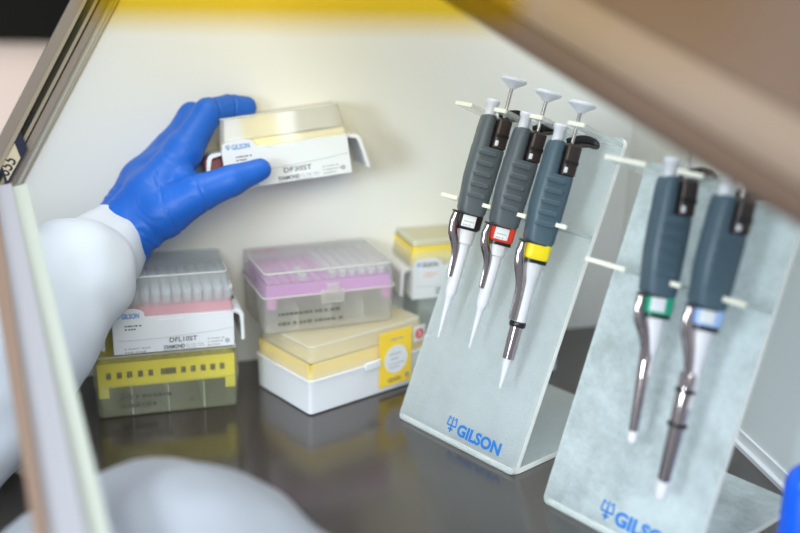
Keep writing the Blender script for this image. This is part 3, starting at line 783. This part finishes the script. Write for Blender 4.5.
# --- plain white carton behind the farther stand
co = on_z(556, 371)
cx_ = V((math.cos(by), math.sin(by), 0))
ctn = thing('carton', 'plain white carton on the worktop, half hidden behind the farther acrylic stand', 'carton', frame(co - cx_ * .055, cx_))
bm = BM(); rbox(bm, 0, 0, .0003, .055, .040, .055, .002); obj('body', bm, 'white', ctn)
bm = BM(); rbox(bm, -.0012, -.0012, .0555, .0562, .0412, .0650, .002); obj('lid', bm, 'white', ctn)

# --- held cassette
hd = .868
hl0 = at(219.5, 193.5, hd)                                   # front lower left corner
yaw, rl, pit = rad(13.5), rad(6.6), rad(-7)
hm = Matrix.Translation(hl0) @ Matrix.Rotation(yaw, 4, 'Z') @ Matrix.Rotation(-rl, 4, 'Y') @ Matrix.Rotation(pit, 4, 'X')
HW, HD = .119, .078
held = thing('tip_cassette', 'white card refill tray with clear lid, held up in the gloved hand', 'tip cassette', hm)
cassette(held, HW, HD, .0335, .0060, .0265, 'DF30ST', 'paleyellow', 'clear', 'pale yellow rack', True, 1)
bm = BM(); rbox(bm, .012, .008, .0412, HW - .012, HD - .008, .0425, .003); obj('inner_sheet', bm, 'paper', held, label='white sheet under the clear lid')

bm = BM(); rbox(bm, -.009, .006, .006, .0065, HD - .008, .0290, .003); obj('rack_end', bm, 'maroon', held, label='dark reddish rack end')
# ------------------------------------------------------------------ blue rod at the right edge
rp = V((.2455, .560, 0))
rodt = thing('blue_rod', 'rounded glossy blue plastic rod standing at the right edge by the nearer stand', 'rod', Matrix.Translation(rp))
bm = BM(); lathe(bm, [(.0128, .0003), (.0132, .002), (.0132, .066), (.0128, .072), (.0112, .0775), (.0080, .0815), (.0035, .0835), (.0002, .084)], 24); obj('shaft', bm, 'bluerod', rodt)
bm = BM(); lathe(bm, [(.0165, .0002), (.0170, .0015), (.0168, .005), (.0135, .007)], 24); obj('foot', bm, 'bluerod', rodt)

# ------------------------------------------------------------------ the person's gloved hand and coat sleeves
person = thing('person', 'person in white coat and blue glove reaching in to hold up a tray', 'person', Matrix.Identity(4))
CAPS = []
def chain(pts):
    for (p, r0), (q, r1) in zip(pts, pts[1:]): CAPS.append((p, q, r0, r1))
J = lambda x, y, d, r: (at(x, y, d), r)
wr1, wr2 = J(108, 246, .845, .0245), J(116, 232, .868, .0235)
pc1, pc2 = J(152, 198, .852, .0225), J(148, 184, .884, .0220)
kI, kM, kR, kP = J(184, 151, .862, .0145), J(176, 143, .884, .0125), J(169, 146, .905, .0125), J(160, 158, .922, .0115)
chain([wr1, pc1]); chain([wr2, pc2]); chain([wr1, wr2]); chain([pc1, pc2])
for kk in (kI, kM, kR, kP): chain([pc2, kk])
chain([pc1, kI]); chain([kI, kM, kR, kP])
chain([kI, J(208, 112.5, .874, .0118), J(230, 107, .888, .0103), J(246, 107, .894, .0092)])         # index over the lid
chain([kM, J(191, 114, .900, .0106), J(212, 111, .918, .0092), J(232, 111, .926, .0082)])          # middle beside it
chain([kR, J(183, 130, .930, .0106), J(194, 146, .955, .0092), J(205, 156, .966, .0080)])          # ring behind the end of the tray
chain([kP, J(177, 152, .940, .0094), J(188, 166, .956, .0082), J(198, 174, .964, .0072)])          # little finger
chain([pc1, J(164, 213, .842, .0195), J(197, 194, .838, .0152), J(232, 180.5, .8440, .0122), J(260, 169.5, .8520, .0092)])   # thumb in front
chain([J(178, 178, .854, .0135), J(196, 191, .842, .0110)])
chain([J(130, 236, .845, .0210), J(172, 206, .843, .0180)])
import numpy as np
def blend_surface(caps, h, k):
    """one continuous skin around tapered capsules (smooth union, surface nets)"""
    P0 = np.array([c[0] for c in caps]); P1 = np.array([c[1] for c in caps])
    R = np.array([(c[2], c[3]) for c in caps]); rm = R.max() + .006
    lo = np.minimum(P0.min(0), P1.min(0)) - rm; hi = np.maximum(P0.max(0), P1.max(0)) + rm
    ax = [np.arange(lo[c], hi[c] + h, h) for c in range(3)]
    G = np.stack(np.meshgrid(*ax, indexing='ij'), -1); acc = np.zeros(G.shape[:3])
    for a, b, (r0, r1) in zip(P0, P1, R):
        m0 = np.minimum(a, b) - max(r0, r1) - 9 * k; m1 = np.maximum(a, b) + max(r0, r1) + 9 * k
        sl = tuple(slice(max(0, int((m0[c] - lo[c]) / h)), int((m1[c] - lo[c]) / h) + 2) for c in range(3))
        d = b - a; D = G[sl] - a; t = np.clip((D @ d) / (d @ d), 0, 1)
        dist = np.sqrt(((D - t[..., None] * d) ** 2).sum(-1)) - (r0 + (r1 - r0) * t)
        acc[sl] += np.exp(np.clip(-dist / k, -60, 60))
    F = -k * np.log(np.maximum(acc, 1e-30)); S = F < 0
    n = F.shape; cs = tuple(v - 1 for v in n)
    sub = lambda A, o: A[o[0]:o[0] + cs[0], o[1]:o[1] + cs[1], o[2]:o[2] + cs[2]]
    cor = [(a, b, c) for a in (0, 1) for b in (0, 1) for c in (0, 1)]
    pos = np.zeros(cs + (3,)); cnt = np.zeros(cs)
    for o in cor:
        for c in range(3):
            if o[c]: continue
            o2 = tuple(v + (1 if q == c else 0) for q, v in enumerate(o))
            fa, fb = sub(F, o), sub(F, o2); m = (fa < 0) != (fb < 0)
            t = np.where(m, fa / np.where(m, fa - fb, 1), 0)
            for q in range(3): pos[..., q] += m * (o[q] + (t if q == c else 0))
            cnt += m
    act = cnt > 0; idx = -np.ones(cs, int); idx[act] = np.arange(act.sum())
    ii = np.stack(np.nonzero(act), -1)
    verts = lo + h * (ii + pos[act] / cnt[act][:, None]); faces = []
    for c in range(3):
        e1, e2 = [(1, 2), (2, 0), (0, 1)][c]
        A = S; B = np.roll(S, -1, c); m = A != B
        q = np.stack(np.nonzero(m), -1)
        q = q[(q[:, c] < n[c] - 1) & (q[:, e1] > 0) & (q[:, e2] > 0) & (q[:, e1] < n[e1] - 1) & (q[:, e2] < n[e2] - 1)]
        u1 = np.zeros(3, int); u1[e1] = 1; u2 = np.zeros(3, int); u2[e2] = 1
        g = lambda w: idx[w[:, 0], w[:, 1], w[:, 2]]
        f = np.stack([g(q - u1 - u2), g(q - u2), g(q), g(q - u1)], -1)
        fl_ = ~A[q[:, 0], q[:, 1], q[:, 2]]; f[fl_] = f[fl_][:, ::-1]; faces.append(f)
    return verts, np.concatenate(faces)
vv, ff = blend_surface(CAPS, .00095, .0013)
me2 = bpy.data.meshes.new('gloved_hand'); me2.from_pydata(vv.tolist(), [], ff.tolist())
bm = BM(); bm.from_mesh(me2)
for _k in range(4): bmesh.ops.smooth_vert(bm, verts=bm.verts, factor=.5, use_axis_x=True, use_axis_y=True, use_axis_z=True)
bmesh.ops.recalc_face_normals(bm, faces=bm.faces); bm.to_mesh(me2); bm.free(); me2.update()
# nitrile creases: fine stretch folds across wrist and knuckles
axis_h = (at(186, 150, .86) - at(112, 240, .85)).normalized(); o_h = at(112, 240, .85)
crease_pts = [(at(217.5, 110, .872), (at(240, 107, .89) - at(209, 112, .874)).normalized(), .016, .0013), (at(234, 107, .885), (at(246, 107, .894) - at(230, 107.5, .888)).normalized(), .014, .0012),
              (at(199, 188, .838), (at(232, 180, .844) - at(197, 194, .838)).normalized(), .020, .0006), (at(172, 205, .845), (at(197, 194, .838) - at(150, 214, .842)).normalized(), .030, .0006), (at(135, 232, .85), axis_h, .034, .0007), (at(128, 240, .85), axis_h, .034, .0007)]
NRM = [v.normal.copy() for v in me2.vertices]
for v, vn in zip(me2.vertices, NRM):
    t = (v.co - o_h).dot(axis_h)
    nz = noise.noise(v.co * 60)
    amp = .0007 * math.exp(-((t - .010) / .018) ** 2) + .00012
    d = amp * math.sin(t * 700 + nz * 9) * (.5 + .5 * noise.noise(v.co * 25))
    for c, ax, rad_, dep in crease_pts:
        w_ = v.co - c
        if w_.length < rad_:
            d -= dep * math.exp(-((w_.dot(ax) + .0012 * noise.noise(v.co * 90)) / .0011) ** 2)
    v.co += vn * d
me2.name = 'gloved_hand'; me2.materials.clear(); me2.materials.append(M['glove']); me2.shade_smooth()
hand = bpy.data.objects.new('gloved_hand', me2); COL.objects.link(hand); hand.parent = person; hand['label'] = 'hand in a blue nitrile glove'
# flared glove cuff
def cloth_tube(name, pts, rads, m, parent, seed, amp, n=72, sub=10, label=None, folds=0, squash=1.0, capend=True):
    pth = smooth_path(pts, sub); N = len(pth)
    rs = []
    for q in range(N):
        t_ = q / (N - 1) * (len(rads) - 1); a = min(int(t_), len(rads) - 2); f = t_ - a; f = f * f * (3 - 2 * f)
        rs.append(rads[a] * (1 - f) + rads[a + 1] * f)
    prev = None; loops = []
    for k, p in enumerate(pth):
        d = (pth[min(k + 1, N - 1)] - pth[max(k - 1, 0)]).normalized()
        a = UP - d * UP.dot(d) if prev is None else prev - d * prev.dot(d)
        a.normalize(); prev = a; b = d.cross(a); lp_ = []
        for j in range(n):
            th = 2 * math.pi * j / n
            q = p + a * math.cos(th) * rs[k] + b * math.sin(th) * rs[k] * squash
            w_ = noise.noise(V((q.x * 14 + seed, q.y * 14, q.z * 14))) * amp + noise.noise(V((q.x * 38, q.y * 38 + seed, q.z * 38))) * amp * .35
            if folds: w_ += math.sin(th * folds + 3 * noise.noise(p * 10)) * amp * .22 * math.exp(-(k / N) * 5)
            q += (a * math.cos(th) + b * math.sin(th)) * w_
            lp_.append(q)
        loops.append(lp_)
    bm = BM(); loft(bm, loops, False, capend)
    return obj(name, bm, m, parent, sharp=80, label=label)
cloth_tube('glove_cuff', [at(126, 228, .854), at(116, 240, .850), at(100, 256, .842)], [.0275, .0292, .031], 'glove', person, 3, .0012, sub=8, label='rolled blue glove cuff')
cloth_tube('coat_sleeve', [at(119, 237, .848), at(100, 255, .825), at(72, 280, .792), at(20, 325, .762), at(-60, 400, .73), at(-160, 480, .70)],
           [.0270, .0345, .0475, .0610, .0740, .0820], 'coat', person, 7, .0085, sub=14, folds=5, label='white lab coat sleeve gathered at the glove')
cloth_tube('coat_sleeve', [at(55, 640, .62), at(120, 580, .59), at(205, 590, .56), at(295, 640, .54), at(380, 720, .52)],
           [.062, .060, .062, .056, .05], 'gown', person, 15, .008, sub=12, label='thin translucent white sleeve of the other arm, blurred in front')

# ------------------------------------------------------------------ light
def area(name, loc, target, size, sy, power, col, spread=math.pi):
    l = bpy.data.lights.new(name, 'AREA'); l.shape = 'RECTANGLE'; l.size = size; l.size_y = sy; l.energy = power; l.color = col; l.spread = spread
    o = bpy.data.objects.new(name, l); COL.objects.link(o); o.location = loc
    o.rotation_euler = (V(target) - V(loc)).to_track_quat('-Z', 'Y').to_euler(); return o
area('overhead_fill_light', (.02, .70, .60), (.02, .72, 0), .60, .16, .45, (.86, .95, 1), rad(62))  # added overhead fill, unseen; brightens box tops, worktop and sleeve
area('front_fill_light', (.05, -.9, .95), (.05, .8, .12), 1.1, .6, 22.5, (.90, .96, 1))  # added fill from behind the camera for the box fronts, no actual window
area('warm_wall_fill', tuple(WL + wdir * .30 + wn * .05 + V((0, 0, .40))), tuple(WL + wdir * .30 + V((0, 0, .22))), .74, .03, .22, (1, .62, .02))  # added and unseen; throws a yellow glow onto the upper wall
sl = bpy.data.lights.new('stand_fill_spot', 'SPOT'); sl.energy = 36; sl.color = (.84, .95, 1); sl.spot_size = rad(46); sl.spot_blend = .9; sl.shadow_soft_size = .16  # added fill for the right wall and the stands, no real bench lamp
so_ = bpy.data.objects.new('stand_fill_spot', sl); COL.objects.link(so_); so_.location = (-.62, -.25, .42)
so_.rotation_euler = (V((.24, .80, .10)) - V(so_.location)).to_track_quat('-Z', 'Y').to_euler()
area('room_wall_fill', (-1.3, 1.2, .2), (-1.0, 2.6, .05), .8, .4, 14, (1, .90, .84))  # added fill that brightens the beige wall outside
w = bpy.data.worlds.new('World'); scene.world = w; w.use_nodes = True
bg = w.node_tree.nodes['Background']; bg.inputs[0].default_value = (.84, .93, 1, 1); bg.inputs[1].default_value = .38
scene.view_settings.view_transform = 'Standard'; scene.view_settings.look = 'None'
scene.view_settings.gamma = 1; scene.view_settings.exposure = .08
scene.cycles.transparent_max_bounces = 40
scene.cycles.max_bounces = 14
